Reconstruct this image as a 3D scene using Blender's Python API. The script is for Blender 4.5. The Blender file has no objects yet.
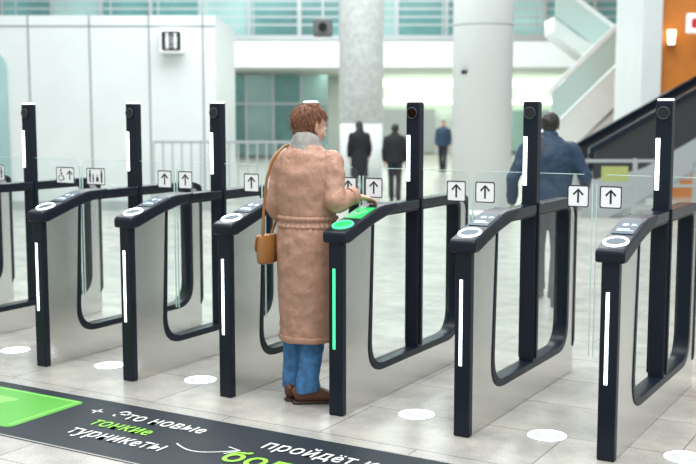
import bpy, bmesh, math, random
from mathutils import Vector, Matrix, Euler
random.seed(7)
S = bpy.context.scene
S.view_settings.view_transform = 'Standard'
COL = S.collection
TH = math.radians(30.4)
FW = Vector((-math.sin(TH), math.cos(TH), 0)); RT = Vector((math.cos(TH), math.sin(TH), 0))
def W(u, w, z=0.0):            # building frame of the rear hall (rotated 30.4 deg)
    return RT*u + FW*w + Vector((0, 0, z))
HALL = Matrix.Rotation(TH, 4, 'Z')

# ---------------------------------------------------------------- materials
def mat(name, col, rough=0.5, metal=0.0, emit=None, es=1.0, spec=0.5, coat=0.0):
    m = bpy.data.materials.new(name); m.use_nodes = True
    b = m.node_tree.nodes['Principled BSDF']
    b.inputs['Base Color'].default_value = (*col, 1)
    b.inputs['Roughness'].default_value = rough
    b.inputs['Metallic'].default_value = metal
    b.inputs['Specular IOR Level'].default_value = spec
    b.inputs['Coat Weight'].default_value = coat
    if emit:
        b.inputs['Emission Color'].default_value = (*emit, 1)
        b.inputs['Emission Strength'].default_value = es
    return m
def noisy(m, scale=20, amount=0.2, bump=0.0, stretch=(1, 1, 1), detail=4, dist=0.01):
    nt = m.node_tree; b = nt.nodes['Principled BSDF']
    tc = nt.nodes.new('ShaderNodeTexCoord'); mp = nt.nodes.new('ShaderNodeMapping')
    mp.inputs['Scale'].default_value = stretch
    n = nt.nodes.new('ShaderNodeTexNoise'); n.inputs['Scale'].default_value = scale; n.inputs['Detail'].default_value = detail
    nt.links.new(tc.outputs['Object'], mp.inputs['Vector']); nt.links.new(mp.outputs['Vector'], n.inputs['Vector'])
    c = b.inputs['Base Color'].default_value[:]
    r = nt.nodes.new('ShaderNodeValToRGB')
    r.color_ramp.elements[0].position = 0.3; r.color_ramp.elements[1].position = 0.7
    r.color_ramp.elements[0].color = (c[0]*(1-amount), c[1]*(1-amount), c[2]*(1-amount), 1)
    r.color_ramp.elements[1].color = (min(1, c[0]*(1+amount)), min(1, c[1]*(1+amount)), min(1, c[2]*(1+amount)), 1)
    nt.links.new(n.outputs['Fac'], r.inputs['Fac']); nt.links.new(r.outputs['Color'], b.inputs['Base Color'])
    if bump:
        bp = nt.nodes.new('ShaderNodeBump'); bp.inputs['Strength'].default_value = bump; bp.inputs['Distance'].default_value = dist
        nt.links.new(n.outputs['Fac'], bp.inputs['Height']); nt.links.new(bp.outputs['Normal'], b.inputs['Normal'])
    return m
def glass(name, tint=(0.95, 0.985, 0.975), base=0.05, gain=0.5):
    m = bpy.data.materials.new(name); m.use_nodes = True; nt = m.node_tree
    for n in list(nt.nodes): nt.nodes.remove(n)
    o = nt.nodes.new('ShaderNodeOutputMaterial'); mx = nt.nodes.new('ShaderNodeMixShader')
    t = nt.nodes.new('ShaderNodeBsdfTransparent'); g = nt.nodes.new('ShaderNodeBsdfGlossy'); f = nt.nodes.new('ShaderNodeLayerWeight')
    pw = nt.nodes.new('ShaderNodeMath'); pw.operation = 'POWER'; pw.inputs[1].default_value = 3.5
    a = nt.nodes.new('ShaderNodeMath'); a.operation = 'MULTIPLY_ADD'; a.inputs[1].default_value = gain; a.inputs[2].default_value = base
    t.inputs['Color'].default_value = (*tint, 1); g.inputs['Roughness'].default_value = 0.03
    nt.links.new(f.outputs['Facing'], pw.inputs[0]); nt.links.new(pw.outputs[0], a.inputs[0]); nt.links.new(a.outputs[0], mx.inputs[0])
    nt.links.new(t.outputs[0], mx.inputs[1]); nt.links.new(g.outputs[0], mx.inputs[2]); nt.links.new(mx.outputs[0], o.inputs[0])
    return m

M = {}
M['steel'] = noisy(mat('brushed_steel', (0.72, 0.71, 0.69), 0.22, 1.0), 60, 0.08, 0.06, (1, 0.12, 14))
M['black'] = mat('gloss_black', (0.008, 0.012, 0.021), 0.22, 0.0, spec=0.3)
M['blackm'] = mat('satin_black', (0.008, 0.012, 0.021), 0.35, spec=0.22)
M['led'] = mat('led_white', (1, 1, 1), 0.4, emit=(0.82, 0.91, 1.0), es=3.5)
M['ledg'] = mat('led_green', (0.05, .8, 0.3), 0.4, emit=(0.06, 0.85, 0.28), es=1.3)
M['screen'] = mat('screen_dark', (0.02, 0.04, 0.06), 0.35, emit=(0.04, 0.08, 0.12), es=0.5, spec=.12)
M['screeng'] = mat('screen_green', (0.02, 0.4, 0.1), 0.4, emit=(0.02, 0.45, 0.10), es=0.6, spec=.2)
M['ui'] = mat('screen_ui', (0.4, 0.5, .6), 0.4, emit=(0.5, 0.65, .8), es=.4)
M['lens'] = mat('lens_glass', (0.0, 0.0, 0.0), 0.05, spec=.8)
M['ringd'] = mat('lens_ring', (0.06, 0.07, 0.08), 0.3, .5)
M['glass'] = glass('clear_glass')
M['gedge'] = mat('glass_edge', (0.55, 0.72, 0.68), 0.2)
M['white'] = mat('sticker_white', (0.9, 0.92, 0.94), 0.5)
M['ink'] = mat('sticker_ink', (0.015, 0.015, 0.02), 0.5)
M['wall'] = noisy(mat('wall_white_panel', (0.66, 0.70, 0.70), 0.4), 2, 0.03)
M['seam'] = mat('panel_seam', (0.25, 0.28, 0.28), 0.6)
M['plaster'] = noisy(mat('white_plaster', (0.72, 0.77, 0.76), 0.55), 3, 0.03)
M['teal'] = noisy(mat('teal_glazing', (0.12, 0.28, 0.275), 0.12, spec=0.6), 0.6, 0.35)
M['teal2'] = noisy(mat('pale_teal_glazing', (0.32, 0.49, 0.475), 0.15, spec=0.6), 0.6, 0.2)
M['balus'] = mat('balustrade_glass', (0.48, 0.63, 0.61), 0.12, spec=0.6)
M['alu'] = mat('aluminium', (0.5, 0.53, 0.54), 0.35, 0.7)
M['lamp'] = mat('ceiling_light_strip', (1, 1, 1), 0.5, emit=(0.86, 1.0, 0.72), es=1.9)
M['orange'] = noisy(mat('orange_wall', (0.60, 0.20, 0.03), 0.45), 3, 0.1)
M['hair'] = noisy(mat('auburn_hair', (0.15, 0.058, 0.030), 0.5), 60, 0.4)
M['hairD'] = mat('dark_hair', (0.012, 0.01, 0.01), 0.5)
M['skin'] = mat('skin', (0.62, 0.36, 0.27), 0.5)
M['lips'] = mat('lips', (0.45, 0.16, 0.14), 0.45)
M['eyew'] = mat('eye_white', (0.8, 0.8, 0.78), 0.2)
M['iris'] = mat('iris', (0.03, 0.02, 0.015), 0.2)
M['scarf'] = noisy(mat('grey_scarf', (0.31, 0.305, 0.285), 0.9), 26, 0.22, 0.5)
M['jeans'] = noisy(mat('blue_jeans', (0.045, 0.16, 0.34), 0.8), 25, 0.35, 0.4)
M['shoe'] = mat('brown_leather', (0.10, 0.035, 0.015), 0.4)
M['sole'] = mat('shoe_sole', (0.05, 0.03, 0.02), 0.7)
M['bag'] = mat('tan_leather', (0.30, 0.13, 0.035), 0.4)
M['cblack'] = noisy(mat('black_cloth', (0.008, 0.008, 0.011), 0.8), 20, 0.3)
M['navy'] = noisy(mat('navy_jacket', (0.010, 0.035, 0.075), 0.6), 15, 0.3, 0.4)
M['dtrouser'] = mat('dark_trousers', (0.015, 0.018, 0.028), 0.8)
# coat cloth: two layers of soft creases
M['coat'] = noisy(mat('tan_coat', (0.415, 0.232, 0.165), 0.48), 7, 0.05, 0.55, (1, 1, .45), 2, 0.03)
nt = M['coat'].node_tree; b = nt.nodes['Principled BSDF']; first = [n for n in nt.nodes if n.type == 'BUMP'][0]
tc = nt.nodes.new('ShaderNodeTexCoord'); n2 = nt.nodes.new('ShaderNodeTexNoise'); n2.inputs['Scale'].default_value = 26; n2.inputs['Detail'].default_value = 3; n2.inputs['Distortion'].default_value = 1.2
mp = nt.nodes.new('ShaderNodeMapping'); mp.inputs['Scale'].default_value = (1, 1, .55); mp.inputs['Rotation'].default_value = (.3, .4, 0)
b2_ = nt.nodes.new('ShaderNodeBump'); b2_.inputs['Strength'].default_value = .6; b2_.inputs['Distance'].default_value = .014
nt.links.new(tc.outputs['Object'], mp.inputs[0]); nt.links.new(mp.outputs[0], n2.inputs['Vector']); nt.links.new(n2.outputs['Fac'], b2_.inputs['Height'])
nt.links.new(first.outputs['Normal'], b2_.inputs['Normal']); nt.links.new(b2_.outputs['Normal'], b.inputs['Normal'])

# floor
fm = bpy.data.materials.new('granite_tile_floor'); fm.use_nodes = True
nt = fm.node_tree; b = nt.nodes['Principled BSDF']
tc = nt.nodes.new('ShaderNodeTexCoord')
n1 = nt.nodes.new('ShaderNodeTexNoise'); n1.inputs['Scale'].default_value = 3.5; n1.inputs['Detail'].default_value = 9; n1.inputs['Roughness'].default_value = 0.65
n2 = nt.nodes.new('ShaderNodeTexNoise'); n2.inputs['Scale'].default_value = 130
br = nt.nodes.new('ShaderNodeTexBrick'); br.offset = 0.5
br.inputs['Scale'].default_value = 1.0; br.inputs['Brick Width'].default_value = 1.1; br.inputs['Row Height'].default_value = 0.55
br.inputs['Mortar Size'].default_value = 0.004; br.inputs['Bias'].default_value = 0.0
br.inputs['Color1'].default_value = (0.47, 0.455, 0.425, 1); br.inputs['Color2'].default_value = (0.40, 0.39, 0.37, 1); br.inputs['Mortar'].default_value = (0.2, 0.2, 0.2, 1)
r1 = nt.nodes.new('ShaderNodeValToRGB'); r1.color_ramp.elements[0].color = (0.78, 0.78, 0.79, 1); r1.color_ramp.elements[1].color = (1.14, 1.13, 1.10, 1)
r1.color_ramp.elements[0].position = 0.35; r1.color_ramp.elements[1].position = 0.65
r2 = nt.nodes.new('ShaderNodeValToRGB'); r2.color_ramp.elements[0].color = (0.84, 0.84, 0.85, 1); r2.color_ramp.elements[1].color = (1.08, 1.08, 1.07, 1)
r2.color_ramp.elements[0].position = 0.4; r2.color_ramp.elements[1].position = 0.6
x1 = nt.nodes.new('ShaderNodeMixRGB'); x1.blend_type = 'MULTIPLY'; x1.inputs[0].default_value = 1
x2 = nt.nodes.new('ShaderNodeMixRGB'); x2.blend_type = 'MULTIPLY'; x2.inputs[0].default_value = 1
for n in (n1, n2, br): nt.links.new(tc.outputs['Object'], n.inputs['Vector'])
nt.links.new(n1.outputs['Fac'], r1.inputs[0]); nt.links.new(n2.outputs['Fac'], r2.inputs[0])
nt.links.new(br.outputs['Color'], x1.inputs[1]); nt.links.new(r1.outputs[0], x1.inputs[2])
nt.links.new(x1.outputs[0], x2.inputs[1]); nt.links.new(r2.outputs[0], x2.inputs[2])
nt.links.new(x2.outputs[0], b.inputs['Base Color']); b.inputs['Roughness'].default_value = 0.26
M['floor'] = fm

# woven column material
cm = mat('column_white', (0.78, 0.82, 0.82), 0.45)
M['column'] = cm
cw = mat('column_woven', (0.66, 0.68, 0.69), 0.5); nt = cw.node_tree; b = nt.nodes['Principled BSDF']
tc = nt.nodes.new('ShaderNodeTexCoord'); v = nt.nodes.new('ShaderNodeTexVoronoi'); v.inputs['Scale'].default_value = 9
r = nt.nodes.new('ShaderNodeValToRGB'); r.color_ramp.elements[0].color = (0.62, 0.65, 0.66, 1); r.color_ramp.elements[1].color = (0.87, 0.90, 0.90, 1)
nt.links.new(tc.outputs['Object'], v.inputs['Vector']); nt.links.new(v.outputs['Distance'], r.inputs[0]); nt.links.new(r.outputs[0], b.inputs['Base Color'])
M['woven'] = cw

# ---------------------------------------------------------------- mesh helpers
def obj(name, me, parent=None, m=None, mw=None):
    o = bpy.data.objects.new(name, me); COL.objects.link(o)
    if m is not None and me is not None and len(me.materials) == 0: me.materials.append(m)
    if parent: o.parent = parent
    if mw is not None: o.matrix_local = mw
    return o
def empty(name, mw=None):
    e = bpy.data.objects.new(name, None); COL.objects.link(e); e.empty_display_size = 0.1
    if mw is not None: e.matrix_world = mw
    return e
def box_me(name, x0, x1, y0, y1, z0, z1, bev=0.0, seg=3):
    bm = bmesh.new(); bmesh.ops.create_cube(bm, size=1)
    for v in bm.verts:
        v.co = Vector((x0+(v.co.x+.5)*(x1-x0), y0+(v.co.y+.5)*(y1-y0), z0+(v.co.z+.5)*(z1-z0)))
    if bev: bmesh.ops.bevel(bm, geom=bm.edges[:], offset=bev, segments=seg, affect='EDGES', profile=0.5)
    me = bpy.data.meshes.new(name); bm.to_mesh(me); bm.free(); return me
def box(name, x0, x1, y0, y1, z0, z1, m, parent=None, mw=None, bev=0.0):
    return obj(name, box_me(name, x0, x1, y0, y1, z0, z1, bev), parent, m, mw)
def cyl_me(name, r, h, n=48, r2=None, rot=None, loc=(0, 0, 0), smooth=True):
    bm = bmesh.new(); bmesh.ops.create_cone(bm, cap_ends=True, segments=n, radius1=r, radius2=r if r2 is None else r2, depth=h)
    if rot: bmesh.ops.rotate(bm, verts=bm.verts, cent=(0, 0, 0), matrix=Euler(rot).to_matrix())
    bmesh.ops.translate(bm, verts=bm.verts, vec=loc)
    for f in bm.faces: f.smooth = smooth and len(f.verts) == 4
    me = bpy.data.meshes.new(name); bm.to_mesh(me); bm.free(); return me
def torus_me(name, R, r, rot=(0, 0, 0), loc=(0, 0, 0), n=40, k=10):
    bm = bmesh.new(); rings = []
    for i in range(n):
        a = 2*math.pi*i/n; ring = []
        for j in range(k):
            t = 2*math.pi*j/k
            ring.append(bm.verts.new(((R+r*math.cos(t))*math.cos(a), (R+r*math.cos(t))*math.sin(a), r*math.sin(t))))
        rings.append(ring)
    for i in range(n):
        for j in range(k):
            f = bm.faces.new((rings[i][j], rings[(i+1) % n][j], rings[(i+1) % n][(j+1) % k], rings[i][(j+1) % k])); f.smooth = True
    bmesh.ops.rotate(bm, verts=bm.verts, cent=(0, 0, 0), matrix=Euler(rot).to_matrix())
    bmesh.ops.translate(bm, verts=bm.verts, vec=loc)
    me = bpy.data.meshes.new(name); bm.to_mesh(me); bm.free(); return me
def rounded(pts, r, seg=8):
    out = []; n = len(pts)
    for i, p in enumerate(pts):
        ri = r[i] if isinstance(r, (list, tuple)) else r
        p = Vector(p); a = Vector(pts[i-1]); c = Vector(pts[(i+1) % n])
        if ri <= 0: out.append(tuple(p)); continue
        d1 = (a-p); d2 = (c-p); l = min(ri, d1.length*.49, d2.length*.49)
        s = p+d1.normalized()*l; e = p+d2.normalized()*l
        for k in range(seg+1):
            t = k/seg; out.append(tuple(s*(1-t)**2+p*2*t*(1-t)+e*t*t))
    return out
YZX = Matrix(((0, 0, 1, 0), (1, 0, 0, 0), (0, 1, 0, 0), (0, 0, 0, 1)))      # 2D (y,z) extruded along x
XZY = Matrix(((1, 0, 0, 0), (0, 0, -1, 0), (0, 1, 0, 0), (0, 0, 0, 1)))     # 2D (x,z) facing -y
def shape_me(name, loops, thick, mtx=None, bev=0.0):
    cu = bpy.data.curves.new(name, 'CURVE'); cu.dimensions = '2D'; cu.fill_mode = 'BOTH'
    cu.extrude = max(thick/2-bev, 0.0); cu.bevel_depth = bev; cu.bevel_resolution = 2; cu.offset = -bev
    for lp in loops:
        sp = cu.splines.new('POLY'); sp.points.add(len(lp)-1); sp.use_cyclic_u = True
        for i, p in enumerate(lp): sp.points[i].co = (p[0], p[1], 0, 1)
    o = bpy.data.objects.new(name, cu); COL.objects.link(o)
    dg = bpy.context.evaluated_depsgraph_get(); dg.update()
    me = bpy.data.meshes.new_from_object(o.evaluated_get(dg)); bpy.data.objects.remove(o); bpy.data.curves.remove(cu)
    me.name = name; me.materials.clear()
    if mtx is not None: me.transform(mtx)
    return me
def ribbon(pts, w):
    L = []; R = []
    for i, p in enumerate(pts):
        p = Vector(p); a = Vector(pts[max(i-1, 0)]); c = Vector(pts[min(i+1, len(pts)-1)])
        d = (c-a).normalized(); nn = Vector((-d.y, d.x))*w/2
        L.append(tuple(p+nn)); R.append(tuple(p-nn))
    return L+R[::-1]
def circ(cx, cy, r, n=28, a0=0, a1=2*math.pi, closed=True):
    k = n if closed else n+1
    return [(cx+r*math.cos(a0+(a1-a0)*i/n), cy+r*math.sin(a0+(a1-a0)*i/n)) for i in range(k)]
def flat_me(name, polys, mtx=None, z=0.0):
    """several independent filled polygons in one mesh"""
    bm = bmesh.new()
    for lp in polys:
        vs = [bm.verts.new((p[0], p[1], z)) for p in lp]
        es = [bm.edges.new((vs[i], vs[(i+1) % len(vs)])) for i in range(len(vs))]
        bmesh.ops.triangle_fill(bm, use_beauty=True, use_dissolve=False, edges=es)
    bm.normal_update()
    for f in bm.faces:
        if f.normal.z < 0: f.normal_flip()
    me = bpy.data.meshes.new(name); bm.to_mesh(me); bm.free()
    if mtx is not None: me.transform(mtx)
    return me

# ---------------------------------------------------------------- floor, floor graphics
floor = box('floor', -40, 25, -6, 60, -0.1, 0, M['floor'])

g = empty('floor_banner')
box('banner_base', -9.0, 1.5, 3.55, 4.30, 0.0005, 0.003, mat('banner_black', (0.014, 0.020, 0.03), 0.5, spec=.25), g)
mg = mat('banner_green', (0.08, 0.37, 0.035), 0.45); mgl = mat('banner_light_green', (0.20, 0.62, 0.10), 0.45)
mw_ = mat('banner_white', (0.85, 0.87, 0.85), 0.5); mlime = mat('banner_lime', (0.28, 0.72, 0.05), 0.5)
me = flat_me('green_field', [rounded([(-8.5, 3.65), (-4.15, 3.65), (-4.15, 4.20), (-8.5, 4.20)], .05)], z=.0042); obj('green_field', me, g, mg)
me = flat_me('green_outline', [[(-8.5, 4.17), (-4.2, 4.17), (-4.2, 4.19), (-8.5, 4.19)], [(-4.2, 3.69), (-4.18, 3.69), (-4.18, 4.19), (-4.2, 4.19)]], z=.0052); obj('green_outline', me, g, mgl)
me = flat_me('green_mark', [rounded([(-6, 3.8), (-4.62, 3.8), (-4.5, 4.06), (-6, 4.06)], .05)], z=.0052); obj('green_mark', me, g, mgl)
me = flat_me('banner_edge', [[(-9, 4.285), (1.5, 4.285), (1.5, 4.30), (-9, 4.30)], [(-9, 3.55), (1.5, 3.55), (1.5, 3.562), (-9, 3.562)]], z=.0042); obj('banner_edge', me, g, mat('banner_grey_edge', (0.30, 0.31, 0.30), 0.5))
def text(name, body, x, y, size, m, parent, bold=0.0, z=.006, sy=1.0):
    cu = bpy.data.curves.new(name, 'FONT'); cu.body = body; cu.size = size; cu.offset = bold; cu.resolution_u = 6; cu.space_character = 1.05
    o = bpy.data.objects.new(name, cu); COL.objects.link(o)
    dg = bpy.context.evaluated_depsgraph_get(); dg.update()
    me = bpy.data.meshes.new_from_object(o.evaluated_get(dg)); bpy.data.objects.remove(o)
    me.materials.clear(); me.transform(Matrix.Translation((x, y, z)) @ Matrix.Diagonal((1, sy, 1, 1)))
    return obj(name, me, parent, m)
text('text_line_1', 'Это новыe', -3.85, 4.06, .118, mw_, g, .0006, .007, 1.3)
text('text_line_2', 'тонкиe', -3.85, 3.90, .118, mlime, g, .0006, .007, 1.3)
text('text_line_3', 'турникeты', -3.85, 3.74, .118, mw_, g, .0006, .007, 1.3)
text('text_line_4', 'пройдëт к', -2.86, 4.03, .125, mw_, g, .0006, .007, 1.25)
text('text_line_5', 'бол', -2.93, 3.79, .20, mlime, g, .003, .007, 1.05)
st = []
for i in range(8):
    a = i*math.pi/4+math.pi/2; rr = .045 if i % 2 == 0 else .014
    st.append((-3.97+rr*math.cos(a), 4.10+rr*math.sin(a)))
si = [(-3.97+(p[0]+3.97)*.55, 4.10+(p[1]-4.10)*.55) for p in st]
obj('star_outline', shape_me('star_outline', [st, si], .0004, Matrix.Translation((0, 0, .006))), g, mw_)
arc = [(-3.24+.32*t, 3.88-.08*math.sin(math.pi*t)+.06*t) for t in [i/14 for i in range(15)]]
obj('curved_arrow', flat_me('curved_arrow', [ribbon(arc, .008), ribbon([(-2.99, 3.965), (-2.91, 3.945), (-2.95, 3.87)], .008)], z=.006), g, mw_)

# floor way lights
lamp_m = mat('floor_light_disc', (0.45, 0.48, 0.51), 0.4, emit=(.8, .9, 1), es=.22)
lamp_g = mat('floor_light_glow', (0.9, 0.95, 1), 0.5, emit=(.9, .96, 1), es=2.2)
SP = .727
gate_x = [-1.373-SP*i for i in range(6)]
lx = [gate_x[0]+.31, (gate_x[0]+gate_x[1])/2, (gate_x[1]+gate_x[2])/2, (gate_x[3]+gate_x[4])/2, (gate_x[4]+gate_x[5])/2, -5.50]
for x in lx:
    e = empty('floor_direction_light', Matrix.Translation((x, 4.92, 0)))
    obj('light_disc', cyl_me('light_disc', .097, .004, 48, loc=(0, 0, .002)), e, lamp_m)
    obj('light_ring', shape_me('light_ring', [circ(0, 0, .096, 48), circ(0, 0, .070, 48)], .0006, Matrix.Translation((0, 0, .0046))), e, lamp_g)
    obj('light_icon', flat_me('light_icon', [ribbon([(0, -.045), (0, .035)], .028), ribbon([(-.036, .004), (0, .040), (.036, .004)], .022)], z=.0048), e, lamp_g)

# ---------------------------------------------------------------- turnstile meshes
outer = rounded([(0.02, 0.0), (1.58, 0.0), (1.58, 1.05), (1.50, 1.075), (.36, 1.075), (0.02, .965)], [0, .02, .04, .02, .05, .01])
hole = rounded([(.30, .20), (1.44, .20), (1.44, 1.03), (.33, 1.03)], [.16, .16, .05, .04], 12)
hole2 = rounded([(.265, .165), (1.475, .165), (1.475, 1.045), (.315, 1.045)], [.18, .18, .05, .04], 12)
holein = rounded([(.305, .205), (1.435, .205), (1.435, 1.03), (.335, 1.03)], [.155, .155, .05, .04], 12)
me_body = shape_me('gate_body', [outer, hole], .076, YZX, .006)
me_frame = shape_me('gate_frame', [hole2, holein], .086, YZX, .004)
top = rounded([(-.012, .925), (-.018, .985), (.36, 1.092), (1.49, 1.095), (1.592, 1.06), (1.592, .20), (1.566, .16), (1.566, 1.0), (1.52, 1.042), (.42, 1.042), (.24, 1.0), (.03, .925)], [.01, .02, .06, .05, .04, 0, 0, .03, .03, .05, .06, .01])
me_top = shape_me('gate_top', [top], .092, YZX, .006)
head = rounded([(-.03, .925), (-.034, .985), (.38, 1.098), (.56, 1.10), (.50, 1.045), (.26, .995), (.03, .925)], [.015, .025, .05, .01, .01, .05, .01])
me_head = shape_me('gate_head', [head], .138, YZX, .012)
me_front = box_me('gate_front', -.042, .042, -.014, .034, 0, .95, .008)
me_led = box_me('gate_led', -.015, .001, -.0175, -.013, .36, .79, .002)
sl = math.atan2(.113, .414)
def on_slope(y): return .985+(y+.034)*math.tan(sl)
SM = Matrix.Translation((0, .065, on_slope(.065)+.002)) @ Matrix.Rotation(sl, 4, 'X')
me_ring = torus_me('reader_ring', .053, .0065)
me_disc = cyl_me('reader_disc', .047, .004)
me_disc2 = torus_me('reader_mark', .016, .002)
SC = Matrix.Translation((0, .245, on_slope(.245)+.001)) @ Matrix.Rotation(sl, 4, 'X')
me_scr = box_me('gate_screen', -.052, .052, -.085, .085, 0, .003, .001)
me_ui = flat_me('screen_ui', [[(-.04, -.05), (.04, -.05), (.04, -.04), (-.04, -.04)], [(-.04, -.03), (.02, -.03), (.02, -.02), (-.04, -.02)], circ(-.015, .03, .016, 16), [(.012, .02), (.042, .02), (.042, .028), (.012, .028)], [(.012, .036), (.035, .036), (.035, .044), (.012, .044)]], z=.0036)
me_tick = flat_me('screen_tick', [ribbon([(-.025, .0), (-.005, -.03), (.03, .03)], .009)], z=.0036)
PY = .90
me_pyl = box_me('pylon', -.043, .043, PY-.035, PY+.035, .185, 1.665, .010)
me_pled = box_me('pylon_led', -.036, -.014, PY-.0385, PY-.034, 1.20, 1.47, .0015)
me_lens = cyl_me('pylon_camera', .030, .012, 32, rot=(math.pi/2, 0, 0), loc=(0, PY-.040, 1.60))
me_lring = torus_me('camera_ring', .031, .003, rot=(math.pi/2, 0, 0), loc=(0, PY-.044, 1.60))
me_cap = box_me('pylon_cap_light', -.036, .036, PY-.028, PY+.028, 1.664, 1.674, .003)
me_gl1 = shape_me('side_glass', [[(.30, .20), (PY-.035, .20), (PY-.035, 1.035), (.30, 1.035)]], 0, YZX)
me_gl2 = shape_me('side_glass_rear', [[(PY+.035, .20), (1.44, .20), (1.44, 1.035), (PY+.035, 1.035)]], 0, YZX)

sq = rounded([(-.06, -.06), (.06, -.06), (.06, .06), (-.06, .06)], .012, 5)
arrow = [ribbon([(0, -.036), (0, .034)], .011), ribbon([(-.027, .008), (0, .037), (.027, .008)], .011)]
bord = lambda w, h: [rounded([(-w, -h), (w, -h), (w, h), (-w, h)], .012, 5), rounded([(-w+.006, -h+.006), (w-.006, -h+.006), (w-.006, h-.006), (-w+.006, h-.006)], .009, 5)]
me_stk = flat_me('arrow_sticker', [sq], XZY)
me_arr = flat_me('arrow_symbol', arrow, XZY, .001)
me_bor = shape_me('sticker_border', bord(.06, .06), .0004, XZY @ Matrix.Translation((0, 0, .001)))
wq = rounded([(-.09, -.06), (.09, -.06), (.09, .06), (-.09, .06)], .012, 5)
me_wq = flat_me('wide_sticker', [wq], XZY)
me_wbor = shape_me('wide_sticker_border', bord(.09, .06), .0004, XZY @ Matrix.Translation((0, 0, .001)))
def sh(pl, dx, dy=0, s=1): return [[(p[0]*s+dx, p[1]*s+dy) for p in q] for q in pl]
wheel = [circ(-.002, .037, .008, 12), ribbon([(-.002, .027), (.0, -.005), (.022, -.008), (.030, -.034)], .008),
         ribbon(circ(-.002, -.018, .022, 16, math.radians(120), math.radians(350), False), .006), ribbon([(0, .014), (.018, .012)], .006)]
per = [circ(0, .037, .008, 12), ribbon([(0, .026), (0, -.006)], .018), ribbon([(-.005, -.004), (-.005, -.042)], .007), ribbon([(.005, -.004), (.005, -.042)], .007)]
kid = [circ(0, .010, .007, 12), ribbon([(0, .0), (0, -.02)], .013), ribbon([(-.004, -.018), (-.004, -.042)], .005), ribbon([(.004, -.018), (.004, -.042)], .005)]
case = [[(-.012, -.036), (.012, -.036), (.012, -.005), (-.012, -.005)], ribbon([(-.006, -.005), (-.006, .012), (.006, .012), (.006, -.005)], .003)]
me_wi = flat_me('wheelchair_symbol', sh(wheel, -.04)+sh(arrow, .045, 0, .9), XZY, .001)
me_pi = flat_me('passenger_symbol', sh(per, -.055)+sh(kid, -.025)+sh(case, .015)+sh(per, .055), XZY, .001)

def turnstile(x, green=False, left_w=SP, right_w=SP):
    e = empty('turnstile', Matrix.Translation((x, 4.70, 0)))
    for n, me, m in [('body', me_body, M['steel']), ('inner_frame', me_frame, M['blackm']), ('top_rail', me_top, M['black']), ('head', me_head, M['blackm']),
                     ('front_fascia', me_front, M['blackm']), ('pylon', me_pyl, M['blackm']), ('pylon_light', me_pled, M['led']), ('camera_lens', me_lens, M['lens']),
                     ('camera_ring', me_lring, M['ringd']), ('cap_light', me_cap, M['led']), ('side_glass_1', me_gl1, M['glass']), ('side_glass_2', me_gl2, M['glass'])]:
        obj(n, me, e, m)
    lm = M['ledg'] if green else M['led']
    for n, me, m, mt in [('front_light', me_led, lm, None), ('reader_ring', me_ring, lm, SM), ('reader_disc', me_disc, M['screeng'] if green else M['screen'], SM), ('reader_mark', me_disc2, lm if green else M['ui'], SM),
                         ('screen', me_scr, M['screeng'] if green else M['screen'], SC), ('screen_symbols', me_tick if green else me_ui, M['ui'], SC)]:
        if green: me = me.copy(); me.materials.clear()
        obj(n, me, e, m, mt)
    for s, wd in ((-1, left_w), (1, right_w)):
        a, b2 = .0425, wd/2-.012
        if wd <= 0: continue
        x0, x1 = (a, b2) if s > 0 else (-b2, -a)
        obj('door_glass', shape_me('door_glass', [rounded([(x0, .22), (x1, .22), (x1, 1.27), (x0, 1.27)], [.01, .06, .06, .01] if s > 0 else [.06, .01, .01, .06])], 0, Matrix.Translation((0, PY, 0)) @ XZY), e, M['glass'])
        xe = x1 if s > 0 else x0
        box('door_edge', xe-.002, xe+.002, PY-.005, PY+.005, .27, 1.22, M['gedge'], e)
        hx = s*.0475
        box('door_hinge', hx-.006, hx+.006, PY-.012, PY+.012, .22, 1.10, M['blackm'], e)
        box('door_top_edge', x0+.01 if s > 0 else x0+.05, x1-.05 if s > 0 else x1-.01, PY-.005, PY+.005, 1.268, 1.271, M['gedge'], e)
        sx = s*(wd/2-(.09 if wd < .9 else .15)); T = Matrix.Translation((sx, PY-.007, 1.15))
        if wd < .9:
            obj('arrow_sticker', me_stk, e, M['white'], T); obj('arrow_symbol', me_arr, e, M['ink'], T); obj('sticker_border', me_bor, e, M['ink'], T)
        else:
            obj('wide_sticker', me_wq, e, M['white'], T); obj('wide_symbol', me_wi if s > 0 else me_pi, e, M['ink'], T); obj('wide_border', me_wbor, e, M['ink'], T)
    return e
for i, x in enumerate(gate_x):
    turnstile(x, green=(i == 2), left_w=SP if i < 5 else 1.02, right_w=SP)
turnstile(gate_x[5]-1.02, left_w=1.02, right_w=1.02)
turnstile(gate_x[5]-2.04, left_w=0, right_w=1.02)

# ---------------------------------------------------------------- rear hall (rotated frame)
def hbox(name, u0, u1, w0, w1, z0, z1, m, parent=None, bev=0):
    me = box_me(name, u0, u1, w0, w1, z0, z1, bev)
    o = obj(name, me, parent, m)
    if parent is None: o.matrix_world = HALL
    return o
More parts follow.
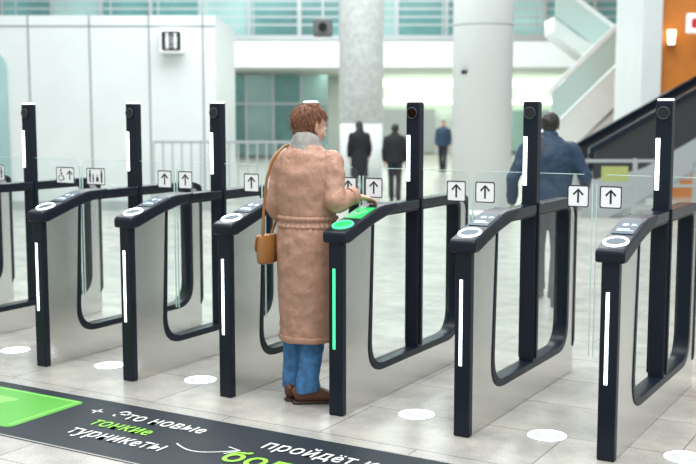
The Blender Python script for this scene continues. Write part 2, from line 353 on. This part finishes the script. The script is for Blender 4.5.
# booth
bt = empty('panelled_booth', HALL.copy())
hbox('booth_shell', -9.5, -2.17, 17.5, 20.5, 0, 3.18, M['wall'], bt)
for u in [-8.2, -7.2, -6.2, -5.22, -4.22, -3.25, -2.37]:
    hbox('seam', u-.012, u+.012, 17.492, 17.5, 0, 3.18, M['seam'], bt)
hbox('seam_h', -9.5, -2.17, 17.492, 17.5, 3.0, 3.02, M['seam'], bt)
hbox('kick_plate', -9.5, -2.17, 17.48, 17.5, 0, .15, M['alu'], bt)
me = shape_me('booth_door_glass', [rounded([(-6.2, .1), (-5.58, .1), (-5.58, 2.6), (-6.2, 2.6)], [0, 0, .3, .1])], .03, Matrix.Translation((0, 17.47, 0)) @ XZY)
obj('booth_door_glass', me, bt, M['teal2'])
hbox('toilet_sign_box', -3.05, -2.66, 17.3, 17.48, 2.56, 2.95, M['white'], bt, .03)
me = flat_me('sign_plate', [rounded([(-.155, -.155), (.155, -.155), (.155, .155), (-.155, .155)], .04)], XZY)
obj('sign_plate', me, bt, M['ink'], Matrix.Translation((-2.855, 17.297, 2.755)))
me = flat_me('sign_people', sh(per, -.065, 0, 2.9)+sh(per, .065, 0, 2.9)+[[(-.004, -.11), (.004, -.11), (.004, .11), (-.004, .11)]], XZY)
obj('sign_people', me, bt, M['white'], Matrix.Translation((-2.855, 17.294, 2.755)))
# rear building
hbox('wall_back', -40, 16, 42, 42.4, 0, 12, M['plaster'])
hbox('wall_left', -22.4, -22, 4, 42, 0, 12, M['plaster'])
mz = empty('mezzanine', HALL.copy())
hbox('mezzanine_slab', -21, 15, 34, 41.8, 3.05, 4.05, M['plaster'], mz)
hbox('slab_edge', -21, 15, 33.95, 34, 3.9, 4.05, M['alu'], mz)
for i, k in enumerate(range(-13, 9)):
    u = k*1.65
    gz = [M['teal'], M['teal2'], M['teal']][i % 3]
    hbox('upper_pane', u+.05, u+1.6, 36, 36.05, 4.06, 6.2, gz, mz)
    hbox('upper_pane_high', u+.05, u+1.6, 36, 36.05, 6.3, 9, M['teal2'], mz)
    hbox('mullion', u-.05, u+.05, 35.9, 36.1, 4.05, 9, M['alu'], mz)
hbox('transom', -21, 15, 35.9, 36.1, 6.2, 6.3, M['alu'], mz)
for z in (4.35, 4.6, 4.85, 5.1):
    hbox('guard_rail', -21, 15, 33.98, 34.02, z, z+.05, M['alu'], mz)
for k in range(-14, 11):
    hbox('guard_post', k*1.5-.02, k*1.5+.02, 33.97, 34.03, 4.05, 5.13, M['alu'], mz)
# lower glazing & lit recess
lg = empty('lower_glazing', HALL.copy())
for k in range(5):
    u = -5.6+k*.98
    hbox('pane', u+.03, u+.95, 38, 38.05, .1, 2.95, M['teal'] if k % 2 else M['teal2'], lg)
    hbox('pane_mullion', u-.03, u+.03, 37.95, 38.1, 0, 3.04, M['alu'], lg)
hbox('pane_rail', -5.6, -.7, 37.95, 38.1, 1.9, 1.96, M['alu'], lg)
for j, (u0, u1, z, h) in enumerate([(.9, 9.5, 2.62, .28), (.9, 9.5, 1.95, .18), (-5.6, -4.2, 2.6, .35)]):
    hbox('wall_light_strip', u0, u1, 41.5 if j < 2 else 37.8, 41.7 if j < 2 else 37.9, z, z+h, M['lamp'])
hbox('shop_window', 4.2, 9.5, 41.6, 41.9, .1, 1.7, M['teal2'])
hbox('shop_doors', .9, 3.4, 41.6, 41.9, .05, 1.75, M['alu'])
# columns
c = empty('woven_column', Matrix.Translation(W(.28, 22.6)))
obj('shaft', cyl_me('shaft', .45, 1.5, 64, loc=(0, 0, .75)), c, M['column'])
obj('woven_shaft', cyl_me('woven_shaft', .47, 7.6, 64, loc=(0, 0, 5.2)), c, M['woven'])
obj('base_ring', cyl_me('base_ring', .48, .15, 64, loc=(0, 0, .075)), c, M['alu'])
c = empty('round_column', Matrix.Translation(W(2.03, 16.1)))
obj('shaft', cyl_me('col_shaft', .45, 9, 64, loc=(0, 0, 4.5)), c, M['column'])
obj('base_ring', cyl_me('col_base', .48, .15, 64, loc=(0, 0, .075)), c, M['alu'])
obj('joint_ring', cyl_me('col_joint', .453, .02, 64, loc=(0, 0, 2.9)), c, M['seam'])
me = cyl_me('dome', .045, .05, 24, loc=(-.1, -.45, 2.2)); obj('dome_camera', me, c, M['blackm'])
# hanging camera
hc = empty('security_camera', Matrix.Translation(W(-.42, 18.0)) @ Matrix.Rotation(TH, 4, 'Z'))
box('housing', -.16, .16, -.2, .2, 2.88, 3.16, mat('camera_grey', (.10, .11, .11), .5), hc, bev=.03)
box('hanger', -.02, .02, -.02, .02, 3.16, 9, M['alu'], hc)
obj('lens', cyl_me('cam_lens', .07, .04, 24, rot=(math.pi/2, 0, 0), loc=(0, -.21, 3.02)), hc, M['lens'])

# barrier fence left
fn = empty('metal_barrier_fence', HALL.copy())
for z in (.28, 1.12): hbox('rail', -3.1, -.55, 16.88, 16.92, z, z+.04, M['alu'], fn)
for k in range(18):
    u = -3.1+k*.15; h = 1.14; hbox('bar', u-.012, u+.012, 16.89, 16.91, 0 if k % 6 == 0 else .28, h, M['alu'], fn)
# right side : stairs
def slab_me(name, prof, u_thick, w0):
    return shape_me(name, [prof], u_thick, Matrix.Translation((0, w0, 0)) @ XZY)
st = empty('staircase', HALL.copy())
obj('stair_flight', slab_me('stair_flight', [(4.6, .9), (5.2, .9), (7.6, 3.3), (7.6, 3.6), (7.0, 3.6), (4.6, 1.25)], 2.2, 25.2), st, M['plaster'])
obj('stair_support', slab_me('stair_support', [(4.6, 0), (7.6, 0), (7.6, 3.0), (5.2, .9), (4.6, .9)], 2.0, 25.2), st, M['wall'])
obj('stair_balustrade', slab_me('stair_balustrade', [(4.6, 1.3), (7.0, 3.65), (7.0, 4.4), (4.6, 2.05)], .03, 24.05), st, M['balus'])
obj('stair_handrail', slab_me('stair_handrail', [(4.55, 2.02), (7.05, 4.45), (7.05, 4.60), (4.55, 2.17)], .08, 24.05), st, M['column'])
obj('upper_flight', slab_me('upper_flight', [(5.1, 3.95), (5.1, 3.55), (6.8, 2.3), (6.8, 2.75)], 1.2, 27.2), st, M['plaster'])
obj('upper_balustrade', slab_me('upper_balustrade', [(5.1, 4.75), (5.1, 3.98), (6.8, 2.78), (6.8, 3.5)], .03, 26.5), st, M['balus'])
obj('upper_handrail', slab_me('upper_handrail', [(5.1, 4.85), (5.1, 4.72), (6.8, 3.47), (6.8, 3.6)], .06, 26.5), st, M['column'])
# white pier + orange wall
hbox('wall_pier', 5.5, 5.86, 20, 22, 0, 9, M['wall'])
hbox('wall_right', 5.86, 14, 20.2, 20.5, 0, 9, M['orange'])
sc = empty('wall_sconce', Matrix.Translation(W(6.05, 20.05)) @ Matrix.Rotation(TH, 4, 'Z'))
lampw = mat('sconce_glow', (1, .9, .7), .5, emit=(1, .85, .6), es=3)
obj('shade', cyl_me('shade', .06, .28, 24, r2=.08, loc=(0, 0, 3.0)), sc, lampw)
box('bracket', -.03, .03, .0, .15, 2.88, 2.96, M['alu'], sc); obj('cap', cyl_me('cap', .09, .03, 24, loc=(0, 0, 2.85)), sc, M['blackm'])
sg = empty('station_sign', Matrix.Translation(W(6.44, 19.6)) @ Matrix.Rotation(TH, 4, 'Z'))
box('sign_box', -.24, .6, 0, .12, 3.05, 3.41, mat('sign_lit', (.8, .8, .8), .5, emit=(1, 1, 1), es=.4), sg, bev=.03)
obj('sign_mark', flat_me('sign_mark', [rounded([(-.17, 3.14), (.06, 3.14), (.06, 3.32), (-.17, 3.32)], .05)], Matrix.Translation((0, -.003, 0)) @ XZY), sg, mat('sign_red', (.7, .03, .03), .5))
box('sign_hanger', .1, .14, .04, .08, 3.40, 9, M['alu'], sg)
# escalator
es = empty('escalator', HALL.copy())
dk = mat('escalator_dark', (.03, .032, .035), .35)
def esc_side(w0):
    obj('skirt', slab_me('esc_skirt', [(3.6, 0), (4.0, .0), (8.5, 2.6), (8.5, 3.1), (4.5, .75), (3.6, .55)], .12, w0), es, M['alu'])
    obj('balustrade', slab_me('esc_bal', rounded([(3.75, .56), (4.5, .76), (8.5, 3.1), (8.5, 3.72), (4.45, 1.42), (3.75, 1.02)], [.1, .1, 0, 0, .2, .2]), .04, w0), es, dk)
    lp = [(3.70, .75), (3.72, 1.04), (4.45, 1.46), (8.5, 3.76)]
    obj('handrail', slab_me('esc_hand', ribbon(lp, .09), .1, w0), es, M['black'])
esc_side(16.2); esc_side(17.4)
bmst = bmesh.new()
for k in range(26):
    u = 4.0+k*.17; z = max(0, (u-4.1)*.577)
    r_ = bmesh.ops.create_cube(bmst, size=1)
    for v_ in r_['verts']:
        zz = z+.12 if v_.co.z > 0 else max(0, z-.05)
        v_.co = Vector((u+v_.co.x*.18, 16.8+v_.co.y*1.06, zz))
me = bpy.data.meshes.new('esc_steps'); bmst.to_mesh(me); bmst.free(); obj('steps', me, es, M['alu'])
# right barrier
rb = empty('passage_barrier', HALL.copy())
for z in (.35, .62, .95): hbox('rail', 3.0, 5.4, 13.98, 14.02, z, z+.04, M['alu'], rb)
for u in (3.0, 3.8, 4.6, 5.38): hbox('post', u-.025, u+.025, 13.97, 14.03, 0, 1.0, M['alu'], rb)
hbox('yellow_panel', 3.35, 3.7, 13.96, 13.975, .70, .90, mat('lime_panel', (.40, .45, .15), .5), rb)

# ---------------------------------------------------------------- organic helpers
def catmull(secs, k=4):
    P = [tuple(s[0])+tuple(s[1:]) for s in secs]; out = []
    for i in range(len(P)-1):
        p0 = P[max(i-1, 0)]; p1 = P[i]; p2 = P[i+1]; p3 = P[min(i+2, len(P)-1)]
        for j in range(k):
            t = j/k
            q = [0.5*((2*b)+(-a+c)*t+(2*a-5*b+4*c-d)*t*t+(-a+3*b-3*c+d)*t**3) for a, b, c, d in zip(p0, p1, p2, p3)]
            out.append((Vector(q[:3]), max(q[3], .001), max(q[4], .001)))
    q = P[-1]; out.append((Vector(q[:3]), q[3], q[4])); return out
def loft(bm, secs, n=20, ref=(1, 0, 0), k=4, mod=None):
    ss = catmull([(s[0], s[1], s[2] if len(s) > 2 else s[1]) for s in secs], k)
    ref = Vector(ref); rings = []
    for i, (c_, a, b_) in enumerate(ss):
        T = (ss[min(i+1, len(ss)-1)][0]-ss[max(i-1, 0)][0]).normalized()
        X = (ref-T*ref.dot(T)).normalized(); Y = T.cross(X)
        ring = []
        for j in range(n):
            t = 2*math.pi*j/n; f = mod(i/(len(ss)-1), t) if mod else 1
            ring.append(bm.verts.new(c_+X*a*f*math.cos(t)+Y*b_*f*math.sin(t)))
        rings.append(ring)
    for i in range(len(rings)-1):
        for j in range(n):
            f = bm.faces.new((rings[i][j], rings[i][(j+1) % n], rings[i+1][(j+1) % n], rings[i+1][j])); f.smooth = True
    bm.faces.new(rings[0][::-1]); bm.faces.new(rings[-1])
def ball(bm, c_, r, rot=None, seg=24):
    res = bmesh.ops.create_uvsphere(bm, u_segments=seg, v_segments=seg*2//3, radius=1)
    for v_ in res['verts']:
        p = Vector((v_.co.x*r[0], v_.co.y*r[1], v_.co.z*r[2]))
        if rot: p = Euler(rot).to_matrix() @ p
        v_.co = p+Vector(c_)
    for v_ in res['verts']:
        for f in v_.link_faces: f.smooth = True
def finish(name, bm, m, parent, mtx=None, voxel=None, smooth=4, disp=None):
    bmesh.ops.recalc_face_normals(bm, faces=bm.faces)
    me = bpy.data.meshes.new(name); bm.to_mesh(me); bm.free()
    o = obj(name, me, parent, m, mtx)
    if voxel:
        r_ = o.modifiers.new('r', 'REMESH'); r_.mode = 'VOXEL'; r_.voxel_size = voxel; r_.use_smooth_shade = True
        if smooth:
            s_ = o.modifiers.new('s', 'SMOOTH'); s_.iterations = smooth; s_.factor = .5
    if disp:
        t = bpy.data.textures.new(name+'_t', 'CLOUDS'); t.noise_scale = disp[1]; t.noise_depth = 1
        d = o.modifiers.new('d', 'DISPLACE'); d.texture = t; d.strength = disp[0]; d.mid_level = .5; d.texture_coords = 'LOCAL'
    return o
V = Vector
def hand(name, parent, wrist, direction, palm_n, side, curl=.3, s=1.0):
    """fingers along +Y, palm toward -Z in local space; side=+1 thumb on +X"""
    bm = bmesh.new()
    loft(bm, [(V((0, -.03, 0)), .024, .019), (V((0, 0, 0)), .026, .018), (V((0, .035, 0)), .036, .016), (V((0, .07, 0)), .040, .014), (V((0, .09, -.001)), .036, .011)], 16)
    for i, (x, L) in enumerate(((.030, .064), (.010, .074), (-.010, .069), (-.029, .052))):
        x *= side; p = V((x*.95, .078, 0)); secs = [(p.copy(), .0088, .0088)]; a = curl*.4; fan = x*.9
        for kx, (fr, rr) in enumerate(((.45, .0084), (.3, .0078), (.25, .0068))):
            p = p+V((math.sin(fan)*math.cos(a), math.cos(fan)*math.cos(a), -math.sin(a)))*L*fr*1.1; secs.append((p.copy(), rr, rr)); a += curl
        loft(bm, secs, 10, k=3)
    p = V((.026*side, .018, -.004))
    loft(bm, [(p, .012, .012), (p+V((.022*side, .025, -.010)), .0105, .0105), (p+V((.034*side, .050, -.016)), .009, .009), (p+V((.038*side, .070, -.020)), .007, .007)], 10, ref=(0, 0, 1), k=3)
    D = V(direction).normalized(); N = -V(palm_n).normalized(); N = (N-D*N.dot(D)).normalized(); X = D.cross(N)
    R = Matrix((X, D, N)).transposed().to_4x4()
    return finish(name, bm, M['skin'], parent, Matrix.Translation(wrist) @ R @ Matrix.Scale(s, 4), .0035, 2)
def shoe(bm, bms, toe, yaw, heel=None):
    R = Matrix.Rotation(yaw, 3, 'Z'); o_ = V(toe)
    secs = []
    for y, z, a, b_ in ((-.085, .045, .022, .034), (-.06, .055, .036, .050), (-.01, .06, .038, .055), (.05, .05, .043, .045), (.11, .036, .046, .032), (.155, .028, .036, .024), (.178, .024, .014, .014)):
        secs.append((o_+R @ V((0, y, z)), a, b_))
    loft(bm, secs, 16, ref=R @ V((1, 0, 0)))
    sec2 = [(o_+R @ V((0, y, .010)), a, .010) for y, a in ((-.09, .02), (-.07, .036), (0, .038), (.07, .044), (.12, .047), (.16, .037), (.184, .014))]
    loft(bms, sec2, 16, ref=R @ V((1, 0, 0)))
def make_head(parent, mtx, hairmat, style, strands=False, skinres=.004):
    bm = bmesh.new()
    ball(bm, (0, -.012, .022), (.072, .092, .086)); ball(bm, (0, .022, -.02), (.060, .064, .072)); ball(bm, (0, .040, -.062), (.038, .040, .036))
    ball(bm, (0, .060, -.078), (.018, .018, .016)); ball(bm, (.036, .052, -.022), (.022, .02, .022)); ball(bm, (-.036, .052, -.022), (.022, .02, .022))
    loft(bm, [(V((0, .074, .012)), .008, .008), (V((0, .090, -.008)), .009, .010), (V((0, .100, -.026)), .012, .012), (V((0, .090, -.036)), .014, .008)], 12)
    ball(bm, (0, .078, .020), (.045, .012, .009))
    ball(bm, (0, .080, -.052), (.022, .010, .009))
    for s in (-1, 1):
        ball(bm, (s*.077, -.008, -.008), (.009, .019, .032), (.15, 0, s*.35)); ball(bm, (s*.075, 0, -.03), (.008, .011, .013))
    loft(bm, [(V((0, -.02, -.02)), .052, .055), (V((0, -.028, -.09)), .050, .052), (V((0, -.04, -.16)), .056, .056), (V((0, -.045, -.20)), .075, .06)], 20)
    finish('head', bm, M['skin'], parent, mtx, skinres, 5)
    bm = bmesh.new()
    for s in (-1, 1): ball(bm, (s*.030, .070, .003), (.0125, .0105, .0085))
    finish('eyes', bm, M['eyew'], parent, mtx)
    bm = bmesh.new()
    for s in (-1, 1): ball(bm, (s*.030, .0785, .003), (.0055, .003, .0055)); loft(bm, [(V((s*.046, .070, .024)), .002, .002), (V((s*.031, .086, .029)), .003, .0035), (V((s*.014, .090, .024)), .002, .002)], 8, ref=(0, 0, 1))
    finish('irises_brows', bm, M['iris'], parent, mtx)
    bm = bmesh.new(); ball(bm, (0, .088, -.049), (.021, .006, .004)); ball(bm, (0, .087, -.056), (.018, .006, .005)); finish('lips', bm, M['lips'], parent, mtx)
    bm = bmesh.new(); ball(bm, (0, -.016, .022), (.083, .102, .094), seg=48)
    for v_ in bm.verts:
        p = v_.co; line = .060 if p.y > .03 else .060-(.03-p.y)*2.0
        if p.y > -.02 and p.z < line: v_.co = V((p.x*.75, p.y*.75, p.z*.7))
        elif p.z < -.055: v_.co.x *= .9; v_.co.y *= .95
        rr = 1+.03*math.sin(p.x*150+p.y*60)*math.sin(p.z*110+p.y*90); v_.co *= rr
    ball(bm, (0, -.062, -.038), (.055, .040, .048))
    if style == 'long': loft(bm, [(V((0, -.05, .03)), .08, .06), (V((0, -.075, -.05)), .082, .05), (V((0, -.09, -.15)), .09, .035), (V((0, -.095, -.24)), .07, .02)], 20)
    if style == 'bun': ball(bm, (0, -.10, .07), (.035, .035, .035))
    finish('hair', bm, hairmat, parent, mtx, .005, 2)
    if strands:
        cu = bpy.data.curves.new('hair_strands', 'CURVE'); cu.dimensions = '3D'; cu.bevel_depth = .0014; cu.bevel_resolution = 0
        crown = V((.01, -.06, .11)); n = 0
        hl = noisy(mat('auburn_hair_strands', (0.23, 0.095, 0.050), 0.42), 30, .4)
        while n < 1900:
            d = V((random.gauss(0, 1), random.gauss(0, 1), random.gauss(0, 1))).normalized()
            p = V((0, -.016, .022))+V((d.x*.082, d.y*.101, d.z*.093))
            if (p.y > -.01 and p.z < .062 - max(0, (.03-p.y))*1.2) or p.z < -.07: continue
            f = (p-crown); f = (f-d*f.dot(d)); f = f.normalized() if f.length > .01 else V((1, 0, 0))
            f = (f+V((random.gauss(0, .35), random.gauss(0, .35), random.gauss(0, .3)))).normalized()
            sp = cu.splines.new('POLY'); sp.points.add(4); L = random.uniform(.025, .045); lift = random.uniform(.02, .22)
            for i in range(5):
                t = i/4; q = p+f*L*t+d*(.002+L*lift*t-.010*t*t)
                sp.points[i].co = (*q, 1); sp.points[i].radius = 1-.75*t
            n += 1
        o = bpy.data.objects.new('hair_strands', cu); COL.objects.link(o); cu.materials.append(hl); o.parent = parent; o.matrix_local = mtx

def person(name, loc, yaw, H, coat, trousers, shoes_m, hairm, hair='short', torso=None, arms=None, legs=None, head_yaw=0, head_pitch=-.1, collar=None, fine=False, disp=None, hz=1.545, tmod=None, amod=None):
    s = H/1.65
    e = empty(name, Matrix.Translation(loc) @ Matrix.Rotation(yaw, 4, 'Z') @ Matrix.Scale(s, 4))
    vx = .0055 if fine else .012
    bm = bmesh.new()
    loft(bm, [(V((0, 0, .80)), .15, .10), (V((0, 0, .92)), .15, .11), (V((0, 0, 1.02)), .13, .10)], 24)
    sb = bmesh.new(); ss_ = bmesh.new()
    for side, L in zip((-1, 1), legs):
        k_, a_, fy = L
        loft(bm, [(V((side*.08, 0, .88)), .085, .09), (V((side*.08, 0, .78)), .088, .09), (V(k_), .066, .068), (V(k_)*.55+V(a_)*.45, .064, .066), (V((a_[0], a_[1], a_[2]+.06)), .062, .066), (V((a_[0], a_[1]+.005, a_[2]-.03)), .068, .074)], 20)
        shoe(sb, ss_, (a_[0], a_[1]+.01, a_[2]-.105), fy)
    finish('trousers', bm, trousers, e, None, vx, 3, (.014, .08) if fine else None)
    finish('shoes', sb, shoes_m, e); finish('shoe_soles', ss_, M['sole'], e)
    bm = bmesh.new(); loft(bm, [(V((x, y, z)), a, b_) for z, a, b_, x, y in torso], 96 if tmod else 32, k=8 if tmod else 4, mod=tmod)
    for side, A in zip((-1, 1), arms):
        sh_, el, wr = V(A[0]), V(A[1]), V(A[2])
        loft(bm, [(sh_+V((-side*.05, 0, .0)), .055, .06), (sh_, .060, .064), (sh_*.5+el*.5, .056, .060), (el, .055, .057), (el*.45+wr*.55, .049, .051), (wr, .043, .043)], 36 if amod else 18, ref=(.3, -.8, .5), k=10 if amod else 4, mod=amod)
    finish('coat', bm, coat, e, None, vx, 2 if fine else 4, disp)
    for side, A, hn in zip((-1, 1), arms, ('left_hand', 'right_hand')):
        hand(hn, e, V(A[2])+V(A[3]).normalized()*.022, A[3], A[4], -side, A[5] if len(A) > 5 else .35)
    if collar:
        bm = bmesh.new()
        loft(bm, [(V((0, -.012, 1.375)), .108, .092), (V((0, -.012, 1.41)), .094, .088), (V((0, -.010, 1.44)), .082, .082), (V((0, 0, 1.468)), .076, .076), (V((0, .005, 1.480)), .058, .06)], 48, mod=lambda u, t: 1+.035*math.sin(5*t+6*u)+.018*math.sin(13*t-9*u))
        finish('collar', bm, collar, e, None, .006, 2)
    hm = Matrix.Translation((0, .035, hz)) @ Matrix.Rotation(head_yaw, 4, 'Z') @ Matrix.Rotation(head_pitch, 4, 'X')
    make_head(e, hm, hairm, hair, strands=fine, skinres=.0035 if fine else .006)
    return e

# main woman
tw = [(.35, .152, .140, 0, 0), (.37, .160, .145, 0, 0), (.55, .166, .148, 0, 0), (.75, .172, .151, 0, -.005), (.90, .174, .150, 0, -.005), (.98, .164, .140, 0, 0), (1.01, .154, .128, 0, 0), (1.05, .166, .136, 0, 0), (1.15, .176, .141, 0, -.005), (1.27, .180, .134, 0, -.012), (1.35, .162, .114, 0, -.015), (1.40, .118, .093, 0, -.012), (1.44, .075, .07, 0, -.01)]
def tmod(u, t):
    g_ = math.exp(-abs(u-.5)/.10)
    low = max(0, .5-u)*2
    return 1+g_*(.016*math.sin(19*t+1.3)+.012*math.sin(31*t))+low*.016*math.sin(6*t+2.5*u*6)+.007*math.sin(9*t+30*u)+(.008*math.sin(70*u+3*math.sin(2*t)) if u > .55 else 0)
def amod(u, t): return 1+.030*math.sin(46*u+2.0*math.sin(t+1))+.014*math.sin(4*t+13*u)
wl = [((-.095, .02, .46), (-.095, .0, .105), math.radians(8)), ((.035, .02, .46), (.030, -.05, .105), math.radians(-50))]
wa = [((-.160, -.005, 1.335), (-.188, -.03, 1.09), (-.160, .13, .95), (.25, .9, -.3), (1, 0, -.2), .6),
      ((.160, -.005, 1.335), (.212, -.050, 1.125), (.240, .085, 1.155), (.32, .95, -.22), (0, -.1, -1), .22)]
WX, WY = -3.115, 4.87
woman = person('woman_in_coat', (WX, WY, 0), math.radians(0), 1.65, M['coat'], M['jeans'], M['shoe'], M['hair'], 'short', tw, wa, wl, head_yaw=math.radians(-24), head_pitch=math.radians(-14), collar=M['scarf'], fine=True, disp=(.014, .07), hz=1.530, tmod=tmod, amod=amod)
bm = bmesh.new()
loft(bm, [(V((0, 0, .975)), .164, .142), (V((0, 0, .99)), .172, .149), (V((0, 0, 1.01)), .160, .137), (V((0, 0, 1.03)), .174, .148), (V((0, 0, 1.045)), .168, .142)], 160, k=3, mod=lambda u, t: 1+.018*math.sin(34*t)+.01*math.sin(57*t+2))
finish('waist_gather', bm, M['coat'], woman)
bm = bmesh.new()
loft(bm, [(V((0, 0, .352)), .162, .148), (V((0, 0, .365)), .170, .153), (V((0, 0, .385)), .169, .152)], 64, k=3, mod=lambda u, t: 1+.016*math.sin(6*t))
finish('coat_hem', bm, M['coat'], woman)
bm = bmesh.new()      # cuffs
for A in wa:
    el, wr = V(A[1]), V(A[2]); d = (wr-el).normalized()
    loft(bm, [(wr-d*.03, .049, .049), (wr, .050, .050), (wr+d*.012, .046, .046)], 20, ref=(.3, -.8, .5))
finish('cuffs', bm, M['coat'], woman)
# shoulder bag
bg = bmesh.new(); BX = -.198
loft(bg, [(V((BX, -.10, .775)), .022, .070), (V((BX, -.10, .79)), .036, .085), (V((BX, -.10, .86)), .040, .088), (V((BX, -.10, .925)), .028, .080), (V((BX, -.10, .935)), .012, .072)], 24)
finish('shoulder_bag', bg, M['bag'], woman)
bg = bmesh.new()
loft(bg, [(V((BX-.028, -.10, .84)), .010, .065), (V((BX-.036, -.10, .86)), .012, .074), (V((BX-.024, -.10, .93)), .016, .076)], 20)
finish('bag_flap', bg, M['bag'], woman)
def strap(pts):
    cu = bpy.data.curves.new('bag_strap', 'CURVE'); cu.dimensions = '3D'; cu.bevel_depth = .008; cu.bevel_resolution = 3
    sp = cu.splines.new('BEZIER'); sp.bezier_points.add(len(pts)-1)
    for i, p in enumerate(pts):
        q = sp.bezier_points[i]; q.co = p; q.handle_left_type = q.handle_right_type = 'AUTO'
    cu.materials.append(M['bag']); o = bpy.data.objects.new('bag_strap', cu); COL.objects.link(o); o.parent = woman
strap([(-.190, -.162, .92), (-.180, -.155, 1.1), (-.155, -.145, 1.28), (-.112, -.105, 1.395), (-.10, -.01, 1.425), (-.13, .09, 1.37), (-.20, .12, 1.2), (-.228, -.02, .93)])

# background people
jk = [(.82, .185, .14, 0, 0), (.85, .20, .15, 0, 0), (1.0, .20, .15, 0, 0), (1.15, .21, .155, 0, 0), (1.27, .22, .155, 0, -.01), (1.37, .20, .13, 0, -.01), (1.42, .13, .10, 0, -.01), (1.46, .08, .08, 0, -.01)]
man = person('walking_man', W(1.69, 8.9), TH+math.radians(-15), 1.60, M['navy'], M['dtrouser'], M['cblack'], M['hairD'], 'short', jk,
             [((-.20, 0, 1.34), (-.30, -.06, 1.08), (-.32, .06, .86), (0, .5, -1), (1, 0, 0)), ((.20, 0, 1.34), (.31, .02, 1.10), (.30, .20, .98), (0, 1, -.3), (-1, 0, 0))],
             [((-.09, .12, .47), (-.09, .20, .105), 0), ((.09, .02, .48), (.09, -.20, .105), 0)], collar=M['navy'], disp=(.02, .09))
lc = [(.42, .20, .17, 0, 0), (.6, .20, .165, 0, 0), (.85, .19, .15, 0, 0), (1.02, .165, .13, 0, 0), (1.15, .18, .14, 0, 0), (1.27, .195, .14, 0, -.01), (1.36, .178, .12, 0, -.01), (1.42, .12, .09, 0, -.01), (1.45, .07, .07, 0, 0)]
sa = [((-.18, 0, 1.34), (-.23, -.03, 1.08), (-.23, .03, .86), (0, .3, -1), (1, 0, 0)), ((.18, 0, 1.34), (.23, -.03, 1.08), (.23, .05, .87), (0, .3, -1), (-1, 0, 0))]
sl_ = [((-.08, .05, .47), (-.08, .08, .105), 0), ((.08, .0, .47), (.08, -.10, .105), 0)]
person('woman_in_black_coat', W(.22, 20.6), TH+math.radians(10), 1.44, M['cblack'], M['dtrouser'], M['cblack'], M['hairD'], 'long', lc, sa, sl_, collar=M['cblack'])
person('man_in_black_coat', W(.85, 19.2), TH+math.radians(-8), 1.40, M['cblack'], M['dtrouser'], M['cblack'], M['hairD'], 'short', jk, sa, sl_, collar=M['cblack'])
person('distant_pedestrian', W(2.6, 29), TH+math.radians(160), 1.4, M['navy'], M['dtrouser'], M['cblack'], M['hairD'], 'short', jk, sa, sl_, collar=M['scarf'])
person('distant_pedestrian', W(4.7, 18.6), TH+math.radians(170), 1.35, M['navy'], M['dtrouser'], M['cblack'], M['hairD'], 'bun', jk, sa, sl_, collar=M['scarf'])

# ---------------------------------------------------------------- lights, world
w = bpy.data.worlds.new('world'); S.world = w; w.use_nodes = True
nt = w.node_tree; bgn = nt.nodes['Background']
tc = nt.nodes.new('ShaderNodeTexCoord'); sx_ = nt.nodes.new('ShaderNodeSeparateXYZ'); rp = nt.nodes.new('ShaderNodeValToRGB')
nt.links.new(tc.outputs['Generated'], sx_.inputs[0]); nt.links.new(sx_.outputs['Z'], rp.inputs[0]); nt.links.new(rp.outputs[0], bgn.inputs[0])
rp.color_ramp.elements[0].position = 0.0; rp.color_ramp.elements[0].color = (0.52, 0.60, 0.63, 1)
rp.color_ramp.elements[1].position = 0.45; rp.color_ramp.elements[1].color = (0.95, 1.0, 1.0, 1)
bgn.inputs[1].default_value = 1.0
def area(name, loc, size, energy, col=(1, 1, 1), rot=(0, 0, 0)):
    l = bpy.data.lights.new(name, 'AREA'); l.shape = 'RECTANGLE'; l.size = size[0]; l.size_y = size[1]; l.energy = energy; l.color = col
    o = bpy.data.objects.new(name, l); COL.objects.link(o); o.location = loc; o.rotation_euler = rot
area('ceiling_lamp', (-3, 4.5, 6.5), (7, 2.5), 460, (1, .98, .95))
area('ceiling_lamp', (1.5, 1.5, 6.0), (4, 3), 280, (1, .98, .95))
area('ceiling_lamp', W(0, 15, 7.5), (10, 5), 1100, (.95, 1, .99), (0, 0, TH))
area('ceiling_lamp', W(-2, 28, 8.5), (16, 6), 2000, (.94, 1, .98), (0, 0, TH))
area('soffit_lamp', W(4, 38.5, 2.95), (10, 3), 260, (.9, 1, .85), (0, 0, TH))

# ---------------------------------------------------------------- camera
cd = bpy.data.cameras.new('camera'); cam = bpy.data.objects.new('camera', cd); COL.objects.link(cam); S.camera = cam
cd.sensor_width = 36; cd.lens = 1057/696*36; cam.location = (0, 0, 1.6)
p = math.atan2(119, 1057)
cam.rotation_euler = (math.pi/2-p, 0, TH)
cd.dof.use_dof = True; cd.dof.focus_distance = 5.5; cd.dof.aperture_fstop = 2.2
